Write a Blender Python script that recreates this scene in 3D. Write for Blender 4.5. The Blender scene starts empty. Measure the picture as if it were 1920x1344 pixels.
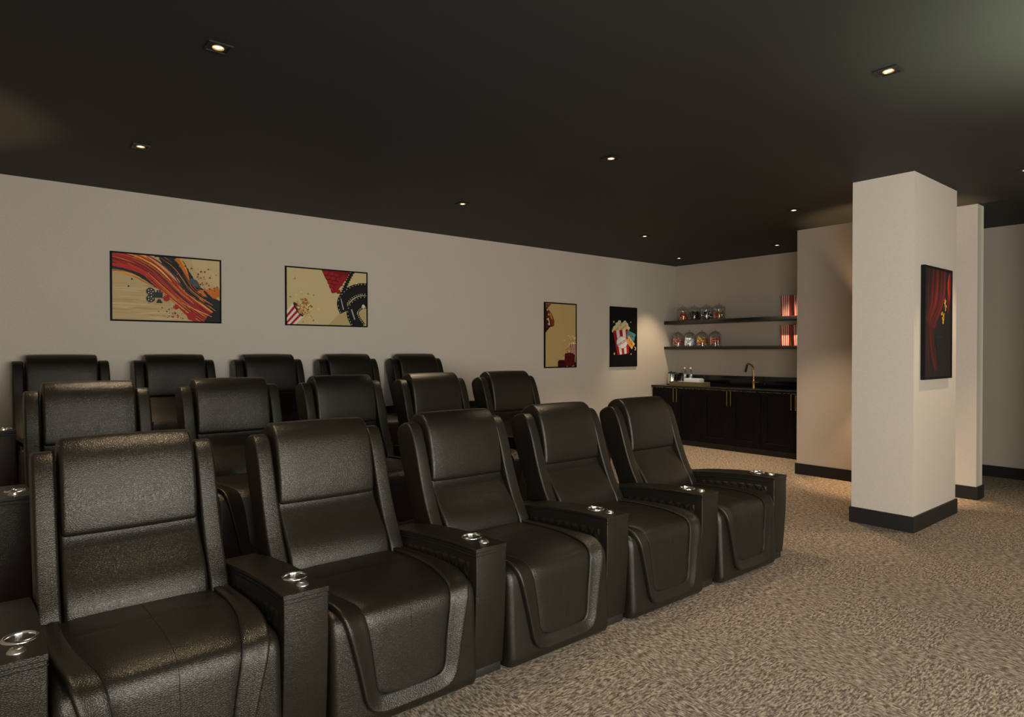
import bpy, bmesh, math, random
from mathutils import Vector, Matrix
random.seed(7)
PI = math.pi
SC = bpy.context.scene
COL = SC.collection

# ------------------------------------------------------------------ materials
def srgb(r, g, b):
    def c(v):
        v /= 255.0
        return v/12.92 if v <= 0.04045 else ((v+0.055)/1.055)**2.4
    return (c(r), c(g), c(b), 1.0)

def mat(name, col, rough=0.6, metal=0.0, spec=0.5, emit=None, es=0.0):
    m = bpy.data.materials.new(name); m.use_nodes = True
    b = m.node_tree.nodes['Principled BSDF']
    b.inputs['Base Color'].default_value = col
    b.inputs['Roughness'].default_value = rough
    b.inputs['Metallic'].default_value = metal
    b.inputs['Specular IOR Level'].default_value = spec
    if emit:
        b.inputs['Emission Color'].default_value = emit
        b.inputs['Emission Strength'].default_value = es
    return m

def nodes(m):
    return m.node_tree.nodes, m.node_tree.links, m.node_tree.nodes['Principled BSDF']

def add_noise(m, scale, c1, c2, detail=3, stretch=(1, 1, 1), lo=0.35, hi=0.65, bump=0.0, dist=0.002, bscale=None):
    n, l, b = nodes(m)
    tc = n.new('ShaderNodeTexCoord'); mp = n.new('ShaderNodeMapping')
    mp.inputs['Scale'].default_value = stretch
    nz = n.new('ShaderNodeTexNoise'); nz.inputs['Scale'].default_value = scale; nz.inputs['Detail'].default_value = detail
    cr = n.new('ShaderNodeValToRGB')
    cr.color_ramp.elements[0].position = lo; cr.color_ramp.elements[0].color = c1
    cr.color_ramp.elements[1].position = hi; cr.color_ramp.elements[1].color = c2
    l.new(tc.outputs['Object'], mp.inputs[0]); l.new(mp.outputs[0], nz.inputs['Vector'])
    l.new(nz.outputs['Fac'], cr.inputs[0]); l.new(cr.outputs[0], b.inputs['Base Color'])
    if bump:
        n2 = nz
        if bscale:
            n2 = n.new('ShaderNodeTexNoise'); n2.inputs['Scale'].default_value = bscale; n2.inputs['Detail'].default_value = 2
            l.new(mp.outputs[0], n2.inputs['Vector'])
        bp = n.new('ShaderNodeBump'); bp.inputs['Strength'].default_value = bump; bp.inputs['Distance'].default_value = dist
        l.new(n2.outputs['Fac'], bp.inputs['Height']); l.new(bp.outputs[0], b.inputs['Normal'])
    return m

def leather(name, col, rough, grain=150, strength=0.35):
    m = mat(name, col, rough, 0, 0.5)
    n, l, b = nodes(m)
    tc = n.new('ShaderNodeTexCoord'); mp = n.new('ShaderNodeMapping'); mp.inputs['Scale'].default_value = (0.75, 1.1, 1.25)
    nz = n.new('ShaderNodeTexNoise'); nz.inputs['Scale'].default_value = 30; nz.inputs['Detail'].default_value = 2
    mx = n.new('ShaderNodeMixRGB'); mx.blend_type = 'ADD'; mx.inputs[0].default_value = 0.006
    vo = n.new('ShaderNodeTexVoronoi'); vo.feature = 'DISTANCE_TO_EDGE'; vo.inputs['Scale'].default_value = grain
    mr = n.new('ShaderNodeMapRange'); mr.inputs['From Max'].default_value = 0.25
    bp = n.new('ShaderNodeBump'); bp.inputs['Strength'].default_value = strength; bp.inputs['Distance'].default_value = 0.0016
    l.new(tc.outputs['Object'], mp.inputs[0]); l.new(mp.outputs[0], nz.inputs['Vector'])
    l.new(mp.outputs[0], mx.inputs[1]); l.new(nz.outputs['Color'], mx.inputs[2])
    l.new(mx.outputs[0], vo.inputs['Vector']); l.new(vo.outputs['Distance'], mr.inputs[0])
    l.new(mr.outputs[0], bp.inputs['Height']); l.new(bp.outputs[0], b.inputs['Normal'])
    n2 = n.new('ShaderNodeTexNoise'); n2.inputs['Scale'].default_value = 6
    m2 = n.new('ShaderNodeMapRange'); m2.inputs['To Min'].default_value = rough-0.05; m2.inputs['To Max'].default_value = rough+0.06
    l.new(tc.outputs['Object'], n2.inputs['Vector']); l.new(n2.outputs['Fac'], m2.inputs[0]); l.new(m2.outputs[0], b.inputs['Roughness'])
    return m

def glassmat(name, tint=(1, 1, 1, 1), fmin=0.06, rough=0.03):
    m = bpy.data.materials.new(name); m.use_nodes = True
    n, l = m.node_tree.nodes, m.node_tree.links; n.clear()
    o = n.new('ShaderNodeOutputMaterial'); mx = n.new('ShaderNodeMixShader')
    t = n.new('ShaderNodeBsdfTransparent'); t.inputs[0].default_value = tint
    g = n.new('ShaderNodeBsdfGlossy'); g.inputs['Roughness'].default_value = rough
    lw = n.new('ShaderNodeLayerWeight'); lw.inputs['Blend'].default_value = 0.25
    mr = n.new('ShaderNodeMapRange'); mr.inputs['To Min'].default_value = fmin; mr.inputs['To Max'].default_value = 0.75
    l.new(lw.outputs['Facing'], mr.inputs[0]); l.new(mr.outputs[0], mx.inputs[0])
    l.new(t.outputs[0], mx.inputs[1]); l.new(g.outputs[0], mx.inputs[2]); l.new(mx.outputs[0], o.inputs[0])
    return m

WALLC = (0.58, 0.50, 0.41, 1)
M = {}
M['wall'] = add_noise(mat('wall_paint', WALLC, 0.85, spec=0.2), 60, (0.565, 0.487, 0.402, 1), (0.595, 0.513, 0.423, 1), bump=0.08, dist=0.001, bscale=260)
M['ceiling'] = mat('ceiling_paint', (0.026, 0.0268, 0.0222, 1), 0.6, spec=0.15)
M['base'] = mat('skirting_paint', (0.017, 0.015, 0.0135, 1), 0.55, spec=0.25)
M['leather'] = leather('dark_leather', (0.0095, 0.0078, 0.0052, 1), 0.345, strength=0.28)
M['leather'].node_tree.nodes['Principled BSDF'].inputs['Specular IOR Level'].default_value = 0.46
M['leather'].node_tree.nodes['Principled BSDF'].inputs['Specular Tint'].default_value = (1, .94, .80, 1)
M['leather_side'] = leather('dark_leather_shell', (0.009, 0.0073, 0.005, 1), 0.38, strength=0.3)
M['seam'] = mat('seam_thread', (0.010, 0.009, 0.008, 1), 0.6, spec=0.3)
M['plinth'] = mat('black_plinth', (0.014, 0.012, 0.010, 1), 0.5)
M['chrome'] = mat('chrome', (0.80, 0.78, 0.74, 1), 0.18, 1.0)
M['satin'] = mat('satin_metal', (0.66, 0.62, 0.56, 1), 0.32, 1.0)
M['cup'] = mat('cup_liner', (0.03, 0.026, 0.02, 1), 0.5)
M['black'] = mat('black_satin', (0.008, 0.008, 0.008, 1), 0.35)
M['frame'] = mat('black_frame', (0.005, 0.005, 0.005, 1), 0.7, spec=0.15)
M['fixture'] = mat('black_fixture', (0.006, 0.006, 0.006, 1), 0.5)
M['gold'] = mat('gold_reflector', (0.95, 0.62, 0.18, 1), 0.3, 1.0, emit=(1.0, 0.55, 0.12, 1), es=0.35)
M['bulb'] = mat('lamp_lens', (1, 1, 1, 1), 0.5, emit=(1.0, 0.88, 0.62, 1), es=9)
M['brass'] = mat('brass', (0.60, 0.38, 0.13, 1), 0.3, 1.0)
M['darkbrass'] = mat('aged_brass', (0.42, 0.27, 0.11, 1), 0.28, 1.0)
M['stone'] = mat('black_stone', (0.006, 0.006, 0.007, 1), 0.16)
M['shelf'] = mat('black_shelf_wood', (0.008, 0.007, 0.0065, 1), 0.45)
M['cab'] = add_noise(mat('black_oak', (0.01, 0.009, 0.008, 1), 0.55, spec=.2), 14, (0.0018, 0.0016, 0.0015, 1), (0.0075, 0.0062, 0.0052, 1), detail=5, stretch=(6, 6, 0.35), lo=0.35, hi=0.7)
M['glass'] = glassmat('clear_glass', (0.93, 0.94, 0.94, 1))
M['plastic'] = glassmat('clear_plastic', (0.90, 0.92, 0.95, 1), fmin=0.2, rough=0.15)
M['white'] = mat('white_plastic', (0.85, 0.86, 0.9, 1), 0.4)
M['tray'] = mat('olive_tray', (0.19, 0.155, 0.06, 1), 0.38)
# carpet: short loop pile, elongated flecks
M['carpet'] = mat('carpet', (0.2, 0.17, 0.13, 1), 0.95, spec=0.1)
n, l, b = nodes(M['carpet'])
tc = n.new('ShaderNodeTexCoord')
# square carpet tiles laid quarter-turned: the pile runs along y in one tile, along x in the next
TS = 0.664
tm = n.new('ShaderNodeMapping'); tm.inputs['Scale'].default_value = (1/TS, 1/TS, 0); tm.inputs['Location'].default_value = (-3.311/TS, -1.261/TS, 0.5)
l.new(tc.outputs['Object'], tm.inputs[0])
ck = n.new('ShaderNodeTexChecker'); ck.inputs['Scale'].default_value = 1.0; l.new(tm.outputs[0], ck.inputs['Vector'])
wv = n.new('ShaderNodeTexNoise'); wv.inputs['Scale'].default_value = 9; l.new(tc.outputs['Object'], wv.inputs['Vector'])
vm = n.new('ShaderNodeVectorMath'); vm.operation = 'MULTIPLY_ADD'; vm.inputs[1].default_value = (0.03, 0.03, 0)
l.new(wv.outputs['Color'], vm.inputs[0]); l.new(tc.outputs['Object'], vm.inputs[2])
fac = []
for sc_ in ((1.0, 0.30, 1), (0.30, 1.0, 1)):
    mp = n.new('ShaderNodeMapping'); mp.inputs['Scale'].default_value = sc_; l.new(vm.outputs[0], mp.inputs[0])
    nz = n.new('ShaderNodeTexNoise'); nz.inputs['Scale'].default_value = 92; nz.inputs['Detail'].default_value = 4; nz.inputs['Roughness'].default_value = 0.68
    l.new(mp.outputs[0], nz.inputs['Vector']); fac.append(nz)
mxn = n.new('ShaderNodeMix'); mxn.data_type = 'FLOAT'
l.new(ck.outputs['Fac'], mxn.inputs[0]); l.new(fac[0].outputs['Fac'], mxn.inputs[2]); l.new(fac[1].outputs['Fac'], mxn.inputs[3])
nb = n.new('ShaderNodeTexNoise'); nb.inputs['Scale'].default_value = 22; nb.inputs['Detail'].default_value = 2
l.new(vm.outputs[0], nb.inputs['Vector'])
ad = n.new('ShaderNodeMath'); ad.operation = 'MULTIPLY_ADD'; ad.inputs[1].default_value = 0.18
l.new(nb.outputs['Fac'], ad.inputs[0]); l.new(mxn.outputs[0], ad.inputs[2])
cr = n.new('ShaderNodeValToRGB'); l.new(ad.outputs[0], cr.inputs[0])
e = cr.color_ramp.elements
e[0].position = 0.49; e[0].color = (0.085, 0.066, 0.049, 1)
e[1].position = 0.72; e[1].color = (0.46, 0.365, 0.272, 1)
x = e.new(0.59); x.color = (0.225, 0.176, 0.130, 1)
l.new(cr.outputs[0], b.inputs['Base Color'])
bp = n.new('ShaderNodeBump'); bp.inputs['Strength'].default_value = 0.6; bp.inputs['Distance'].default_value = 0.006
l.new(mxn.outputs[0], bp.inputs['Height']); l.new(bp.outputs[0], b.inputs['Normal'])

# ------------------------------------------------------------------ helpers
def obj(name, bm, mats, parent=None, smooth=True, angle=40, loc=None, recalc=True):
    if recalc: bmesh.ops.recalc_face_normals(bm, faces=bm.faces)
    me = bpy.data.meshes.new(name); bm.to_mesh(me); bm.free()
    for m in (mats if isinstance(mats, (list, tuple)) else [mats]): me.materials.append(m)
    if smooth:
        for p in me.polygons: p.use_smooth = True
        me.set_sharp_from_angle(angle=math.radians(angle))
    o = bpy.data.objects.new(name, me); COL.objects.link(o)
    if loc: o.location = loc
    if parent: o.parent = parent
    return o

def empty(name, loc=(0, 0, 0), rz=0):
    o = bpy.data.objects.new(name, None); COL.objects.link(o)
    o.location = loc; o.rotation_euler = (0, 0, rz); o.empty_display_size = 0.1
    return o

def tag(o, label=None, cat=None, group=None, kind=None):
    if label: o['label'] = label
    if cat: o['category'] = cat
    if group: o['group'] = group
    if kind: o['kind'] = kind
    return o

def copy_tree(o, parent=None):
    c = o.copy(); COL.objects.link(c)
    if parent: c.parent = parent
    for ch in [k for k in bpy.data.objects if k.parent == o]: copy_tree(ch, c)
    return c

def box(bm, x0, x1, y0, y1, z0, z1, bev=0, mi=0, seg=2):
    r = bmesh.ops.create_cube(bm, size=1)
    vs = r['verts']
    for v in vs:
        v.co = Vector(((x0+x1)/2+v.co.x*(x1-x0), (y0+y1)/2+v.co.y*(y1-y0), (z0+z1)/2+v.co.z*(z1-z0)))
    fs = set(f for v in vs for f in v.link_faces)
    for f in fs: f.material_index = mi
    if bev:
        es = set(e for v in vs for e in v.link_edges)
        bmesh.ops.bevel(bm, geom=list(es), offset=bev, segments=seg, affect='EDGES', profile=0.5)

def chaikin(p, it=2, closed=True, keep=False):
    for _ in range(it):
        q = []
        n = len(p)
        rng = range(n) if closed else range(n-1)
        if not closed: q.append(p[0])
        for i in rng:
            a = p[i]; b_ = p[(i+1) % n]
            q.append(tuple(a[k]*0.75+b_[k]*0.25 for k in range(len(a))))
            q.append(tuple(a[k]*0.25+b_[k]*0.75 for k in range(len(a))))
        if not closed: q.append(p[-1])
        p = q
    return p

def poly_area(p): return 0.5*sum(p[i][0]*p[(i+1) % len(p)][1]-p[(i+1) % len(p)][0]*p[i][1] for i in range(len(p)))

def inset(p, d):
    n = len(p); s = 1 if poly_area(p) > 0 else -1; out = []
    for i in range(n):
        a, b_, c = p[i-1], p[i], p[(i+1) % n]
        e1 = Vector((b_[0]-a[0], b_[1]-a[1])); e2 = Vector((c[0]-b_[0], c[1]-b_[1]))
        if e1.length < 1e-7 or e2.length < 1e-7: out.append(b_); continue
        e1.normalize(); e2.normalize()
        n1 = Vector((-e1.y, e1.x))*s; n2 = Vector((-e2.y, e2.x))*s
        m = (n1+n2)
        if m.length < 1e-4: m = n1.copy()
        m.normalize(); k = max(0.5, m.dot(n1))
        out.append((b_[0]+m.x*d/k, b_[1]+m.y*d/k))
    return out

def loft_x(bm, prof, x0, x1, r, crown=0.0, seg=4, mi=0, nmid=2):
    """closed side profile [(y,z)] swept across x with rounded ends"""
    st = []
    for k in range(seg+1):
        th = k/seg*PI/2
        st.append((x0+r*(1-math.sin(th)) if False else x0+r*(1-math.cos(th)), r*(1-math.sin(th))))
    mid = []
    for k in range(1, nmid+1):
        mid.append((x0+r+(x1-x0-2*r)*k/(nmid+1), 0.0))
    st2 = [(x1-(s[0]-x0), s[1]) for s in reversed(st)]
    st = st + mid + st2
    xc = (x0+x1)/2; hw = (x1-x0)/2
    rings = []
    for x_, d in st:
        u = (x_-xc)/hw
        pp = inset(prof, d-crown*(1-u*u))
        rings.append([bm.verts.new((x_, p[0], p[1])) for p in pp])
    n_ = len(prof)
    for a, b_ in zip(rings, rings[1:]):
        for i in range(n_):
            f = bm.faces.new((a[i], a[(i+1) % n_], b_[(i+1) % n_], b_[i])); f.material_index = mi
    for rg in (rings[0], rings[-1]):
        f = bm.faces.new(rg); f.material_index = mi

def lathe(bm, prof, cx=0, cy=0, cz=0, seg=24, mi=0, close=False, sx=1, sy=1):
    rings = []
    for r, z in prof:
        if r < 1e-6: rings.append([bm.verts.new((cx, cy, cz+z))])
        else: rings.append([bm.verts.new((cx+sx*r*math.cos(2*PI*k/seg), cy+sy*r*math.sin(2*PI*k/seg), cz+z)) for k in range(seg)])
    if close: rings.append(rings[0])
    for a, b_ in zip(rings, rings[1:]):
        for k in range(seg):
            k2 = (k+1) % seg
            if len(a) == 1 and len(b_) == 1: continue
            if len(a) == 1: f = bm.faces.new((a[0], b_[k], b_[k2]))
            elif len(b_) == 1: f = bm.faces.new((a[k], a[k2], b_[0]))
            else: f = bm.faces.new((a[k], a[k2], b_[k2], b_[k]))
            f.material_index = mi

def tube(bm, pts, r, seg=8, mi=0, cap=True):
    pts = [Vector(p) for p in pts]; rings = []
    up = Vector((0, 0, 1))
    for i, p in enumerate(pts):
        t = (pts[min(i+1, len(pts)-1)]-pts[max(i-1, 0)]).normalized()
        a = t.cross(up)
        if a.length < 0.05: a = t.cross(Vector((0, 1, 0)))
        a.normalize(); b_ = t.cross(a).normalized()
        rr = r[i] if isinstance(r, (list, tuple)) else r
        rings.append([bm.verts.new(p+a*rr*math.cos(2*PI*k/seg)+b_*rr*math.sin(2*PI*k/seg)) for k in range(seg)])
    for a, b_ in zip(rings, rings[1:]):
        for k in range(seg):
            f = bm.faces.new((a[k], a[(k+1) % seg], b_[(k+1) % seg], b_[k])); f.material_index = mi
    if cap:
        for rg in (rings[0], rings[-1]): bm.faces.new(rg).material_index = mi

def grid(bm, rows, mi=0):
    vr = [[bm.verts.new(p) for p in r] for r in rows]
    for a, b_ in zip(vr, vr[1:]):
        for i in range(len(a)-1):
            f = bm.faces.new((a[i], a[i+1], b_[i+1], b_[i])); f.material_index = mi
    return vr

# ------------------------------------------------------------------ room
H = 3.289
YW = 7.585     # picture wall
XB = 10.345    # far wall with the counter
XL = -0.60     # left wall
YF = -3.2      # front wall, behind the viewer
BH = 0.1455
WX0, WX1, WZ0, WZ1 = 0.0, 3.9, 0.85, 2.7
def struct(name, bm, m, smooth=False):
    o = obj(name, bm, m, smooth=smooth); o['kind'] = 'structure'; return o
bm = bmesh.new(); box(bm, XL-0.2, XB+0.2, YF-0.2, YW+0.2, -0.1, 0); struct('floor', bm, M['carpet'])
bm = bmesh.new(); box(bm, XL-0.2, XB+0.2, YF-0.2, YW+0.2, H, H+0.1); struct('ceiling', bm, M['ceiling'])
bm = bmesh.new(); box(bm, XL-0.2, XB+0.2, YW, YW+0.2, 0, H); struct('wall_back', bm, M['wall'])
bm = bmesh.new(); box(bm, XB, XB+0.2, YF-0.2, YW, 0, H); struct('wall_right', bm, M['wall'])
LY0, LY1 = -2.4, -0.2
bm = bmesh.new(); box(bm, XL-0.2, XL, YF-0.2, LY0, 0, H); box(bm, XL-0.2, XL, LY1, YW, 0, H)
box(bm, XL-0.2, XL, LY0, LY1, 0, WZ0); box(bm, XL-0.2, XL, LY0, LY1, WZ1, H); struct('wall_left', bm, M['wall'])
# front wall (behind the viewer) with one wide unseen window put in for the soft front light
bm = bmesh.new()
box(bm, XL, XB, YF-0.2, YF, 0, WZ0); box(bm, XL, XB, YF-0.2, YF, WZ1, H)
box(bm, XL, WX0, YF-0.2, YF, WZ0, WZ1); box(bm, WX1, 8.95, YF-0.2, YF, WZ0, WZ1); box(bm, 10.15, XB, YF-0.2, YF, WZ0, WZ1)
struct('wall_front', bm, M['wall'])
bm = bmesh.new()
for a in (WX0, (WX0*2+WX1)/3, (WX0+2*WX1)/3, WX1-0.06): box(bm, a, a+0.06, YF-0.13, YF-0.05, WZ0, WZ1)
for a in (WZ0, WZ1-0.06): box(bm, WX0, WX1, YF-0.125, YF-0.055, a, a+0.06)
struct('window_1', bm, M['black'])
bm = bmesh.new()
for a in (8.95, 10.10): box(bm, a, a+0.05, YF-0.13, YF-0.05, WZ0, WZ1)
for a in (WZ0, WZ1-0.06): box(bm, 8.95, 10.15, YF-0.125, YF-0.055, a, a+0.06)
struct('window_corridor_added', bm, M['black'])  # unseen window added to brighten the corridor wall
bm = bmesh.new()
for a in (LY0, LY1-0.06): box(bm, XL-.13, XL-.05, a, a+0.06, WZ0, WZ1)
for a in (WZ0, WZ1-0.06): box(bm, XL-.125, XL-.055, LY0, LY1, a, a+0.06)
struct('window_side_added', bm, M['black'])  # unseen left-wall window added to light the column's left face
# free-standing column and the partition wall behind it
bm = bmesh.new(); box(bm, 6.56, 7.715, 2.205, 2.742, 0, H); struct('wall_column', bm, M['wall'])
bm = bmesh.new(); box(bm, 8.555, 8.77, 2.246, 4.291, 0, H); struct('wall_partition', bm, M['wall'])
bm = bmesh.new(); box(bm, 8.555, 8.77, YF, 1.70, 0, H); struct('wall_partition_front', bm, M['wall'])  # unseen stretch of wall, added to keep the corridor behind it dark
bm = bmesh.new(); box(bm, 8.555-.017, 8.77+.017, YF, 1.717, 0, BH, bev=0.002); struct('baseboard_partition_front', bm, M['base'])
t = 0.017
bm = bmesh.new(); box(bm, 6.56-t, 7.715+t, 2.205-t, 2.742+t, 0, BH, bev=0.002); struct('baseboard_column', bm, M['base'])
bm = bmesh.new(); box(bm, 8.555-t, 8.77+t, 2.246-t, 4.291+t, 0, BH, bev=0.002); struct('baseboard_partition', bm, M['base'])
bm = bmesh.new(); box(bm, XB-t, XB, YF, 4.27, 0, BH); struct('baseboard_right', bm, M['base'])
bm = bmesh.new(); box(bm, 5.2, 9.66, YW-t, YW, 0, BH); struct('baseboard_back', bm, M['base'])
bm = bmesh.new(); box(bm, XL, XL+t, YF, 4.3, 0, BH); struct('baseboard_left', bm, M['base'])
# seating platforms
ROWS = [(2.56, 0.0, 0.0), (2.56+1.905, 0.185, 0.06), (2.56+3.81, 0.37, 0.06)]
bm = bmesh.new(); box(bm, XL, 5.06, 4.36, YW, 0, 0.185); o = struct('floor_platform_lower', bm, M['carpet'])
bm = bmesh.new(); box(bm, XL, 5.06, 6.27, YW, 0.185, 0.37); o = struct('floor_platform_upper', bm, M['carpet'])

# ------------------------------------------------------------------ recliner
# base surface of seat: (y, z) from bottom front, over the front edge, to the rear
PR = [(-0.012, 0.018), (-0.004, 0.15), (0.003, 0.30), (0.008, 0.42), (0.012, 0.462), (0.024, 0.494), (0.046, 0.515), (0.075, 0.525),
      (0.14, 0.532), (0.25, 0.535), (0.40, 0.531), (0.55, 0.524), (0.68, 0.517), (0.79, 0.512)]
def resample(p, n):
    p = chaikin(p, 2, closed=False)
    L = [0]
    for a, b_ in zip(p, p[1:]): L.append(L[-1]+math.dist(a, b_))
    out = []; j = 0
    for k in range(n+1):
        s = L[-1]*k/n
        while j < len(L)-2 and L[j+1] < s: j += 1
        u = (s-L[j])/(L[j+1]-L[j]); out.append(tuple(p[j][i]*(1-u)+p[j+1][i]*u for i in (0, 1)))
    return out, L[-1]
NP = 240
RP, RL = resample(PR, NP)
def Spos(s, x, off):
    s = max(0, min(RL, s)); k = min(NP-1, int(s/RL*NP)); u = s/RL*NP-k
    a, b_ = RP[k], RP[k+1]
    y = a[0]+(b_[0]-a[0])*u; z = a[1]+(b_[1]-a[1])*u
    def nrm(i):
        i0 = max(0, i-3); i1 = min(NP, i+3)
        ty = RP[i1][0]-RP[i0][0]; tz = RP[i1][1]-RP[i0][1]; L_ = math.hypot(ty, tz); return (-tz/L_, ty/L_)
    n0, n1 = nrm(k), nrm(k+1)
    ny = n0[0]*(1-u)+n1[0]*u; nz_ = n0[1]*(1-u)+n1[1]*u
    return (x, y+ny*off, z+nz_*off)
def sF(z):   # station on the front face at height z
    for k in range(NP):
        if RP[k+1][1] >= z: return RL*(k+(z-RP[k][1])/(RP[k+1][1]-RP[k][1]))/NP
def sT(y):
    for k in range(NP):
        if RP[k][1] > 0.47 and RP[k+1][0] >= y: return RL*(k+(y-RP[k][0])/(RP[k+1][0]-RP[k][0]))/NP
    return RL
INN = [(.300, sT(.76)), (.308, sT(.53)), (.288, sT(.29)), (.236, sT(.07)), (.213, sF(.44)), (.193, sF(.32)), (.182, sF(.215)), (.174, sF(.165)), (.150, sF(.140)), (.11, sF(.136)), (.06, sF(.135)), (0, sF(.135))]
OUT = [(.372, sT(.76)), (.373, sT(.53)), (.370, sT(.27)), (.343, sT(.07)), (.310, sF(.44)), (.280, sF(.32)), (.256, sF(.215)), (.240, sF(.130)), (.205, sF(.080)), (.14, sF(.067)), (.07, sF(.067)), (0, sF(.067))]
INN = chaikin(INN, 3, closed=False); OUT = chaikin(OUT, 3, closed=False)

def arm_top(y):
    P_ = [(0.0, .668), (.02, .668), (.25, .662), (.49, .6455), (.72, .620), (.90, .590), (1.0, .570)]
    for a, b_ in zip(P_, P_[1:]):
        if y <= b_[0]: return a[1]+(b_[1]-a[1])*(y-a[0])/(b_[0]-a[0])
    return .57

def make_arm(root, ax):
    """padded console armrest centred at local x = ax"""
    ys = [0.022+0.95*k/16 for k in range(17)]
    prof = [(y, arm_top(y)-0.016) for y in ys]+[(.972, .05), (.052, .05), (.046, .10), (.036, .22), (.027, .36), (.022, .47)]
    bm = bmesh.new(); loft_x(bm, prof, ax-.095, ax+.095, 0.006, seg=3, nmid=1)
    a = obj('armrest', bm, M['leather'], root)
    prof = [(y, arm_top(y)+0.001) for y in ys]+[(y, arm_top(y)-0.017) for y in reversed(ys)]
    prof = [(p[0]-0.0025 if p[0] < 0.03 else p[0], p[1]) for p in prof]
    bm = bmesh.new(); loft_x(bm, prof, ax-.098, ax+.098, 0.005, seg=3, nmid=1)
    obj('armrest_pad', bm, M['leather'], a)
    bm = bmesh.new()
    for dz, rr in ((-0.0195, 0.0018), (-0.036, 0.0022)):
        pts = [(ax-.097, y, arm_top(y)+dz) for y in reversed(ys)]+[(ax+.097, y, arm_top(y)+dz) for y in ys]
        pts = [(p[0], p[1]-0.0005 if p[1] < .03 else p[1], p[2]) for p in pts]
        tube(bm, pts, rr, seg=5)
    obj('piping', bm, M['seam'], a)
    # quilted inlays
    for s in (-1, 1):
        bm = bmesh.new(); rows = []
        NV, NU = 14, 120
        for j in range(NV+1):
            v = j/NV; row = []
            for i in range(NU+1):
                y = 0.085+0.60*i/NU; u = (y-0.085)/0.073
                p_ = abs(math.sin(PI*(u+v/2)))*abs(math.sin(PI*(u-v/2)))
                ed = min(1, min(v, 1-v)*NV/1.5, min(i, NU-i)/3.0)
                h = (0.0005+0.0085*p_**0.38)*ed
                row.append((ax+s*(.0943+h), y, arm_top(y)-0.152+0.078*v))
            rows.append(row)
        grid(bm, rows); obj('quilted_inlay', bm, M['leather'], a, angle=60)
    # front plinth
    bm = bmesh.new(); box(bm, ax-.094, ax+.090, .062, .95, 0, .05, bev=.003); obj('plinth', bm, M['plinth'], a)
    # cup holder
    cx, cy = ax+.031, .235; zt = arm_top(cy)
    bm = bmesh.new()
    lathe(bm, [(.042, -.035), (.043, .001), (.044, .006), (.047, .009), (.051, .009), (.055, .006), (.0565, .002), (.0565, -.002)], cx, cy, zt, seg=40)
    lathe(bm, [(.0, -.030), (.0425, -.030)], cx, cy, zt, seg=40, mi=1)
    lathe(bm, [(.0, -.0305), (.043, -.0305)], cx, cy, zt, seg=40, mi=1)
    obj('cup_holder', bm, [M['chrome'], M['cup']], a)
    # control button
    cx, cy = ax+.016, .108; zt = arm_top(cy)
    bm = bmesh.new()
    lathe(bm, [(.027, -.001), (.027, .003), (.0255, .005), (.019, .0135), (.0178, .0145), (.0, .0150)], cx, cy, zt, seg=32)
    k = obj('control_button', bm, M['satin'], a)
    bm = bmesh.new()
    pts = [(cx+.0062*math.sin(t_), cy+.0062*math.cos(t_), zt+.0155) for t_ in [0.6+(2*PI-1.2)*q/14 for q in range(15)]]
    tube(bm, pts, .0009, seg=5); tube(bm, [(cx, cy+.001, zt+.0155), (cx, cy+.008, zt+.0155)], .0009, seg=5)
    obj('power_symbol', bm, M['seam'], k)
    return a

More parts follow.
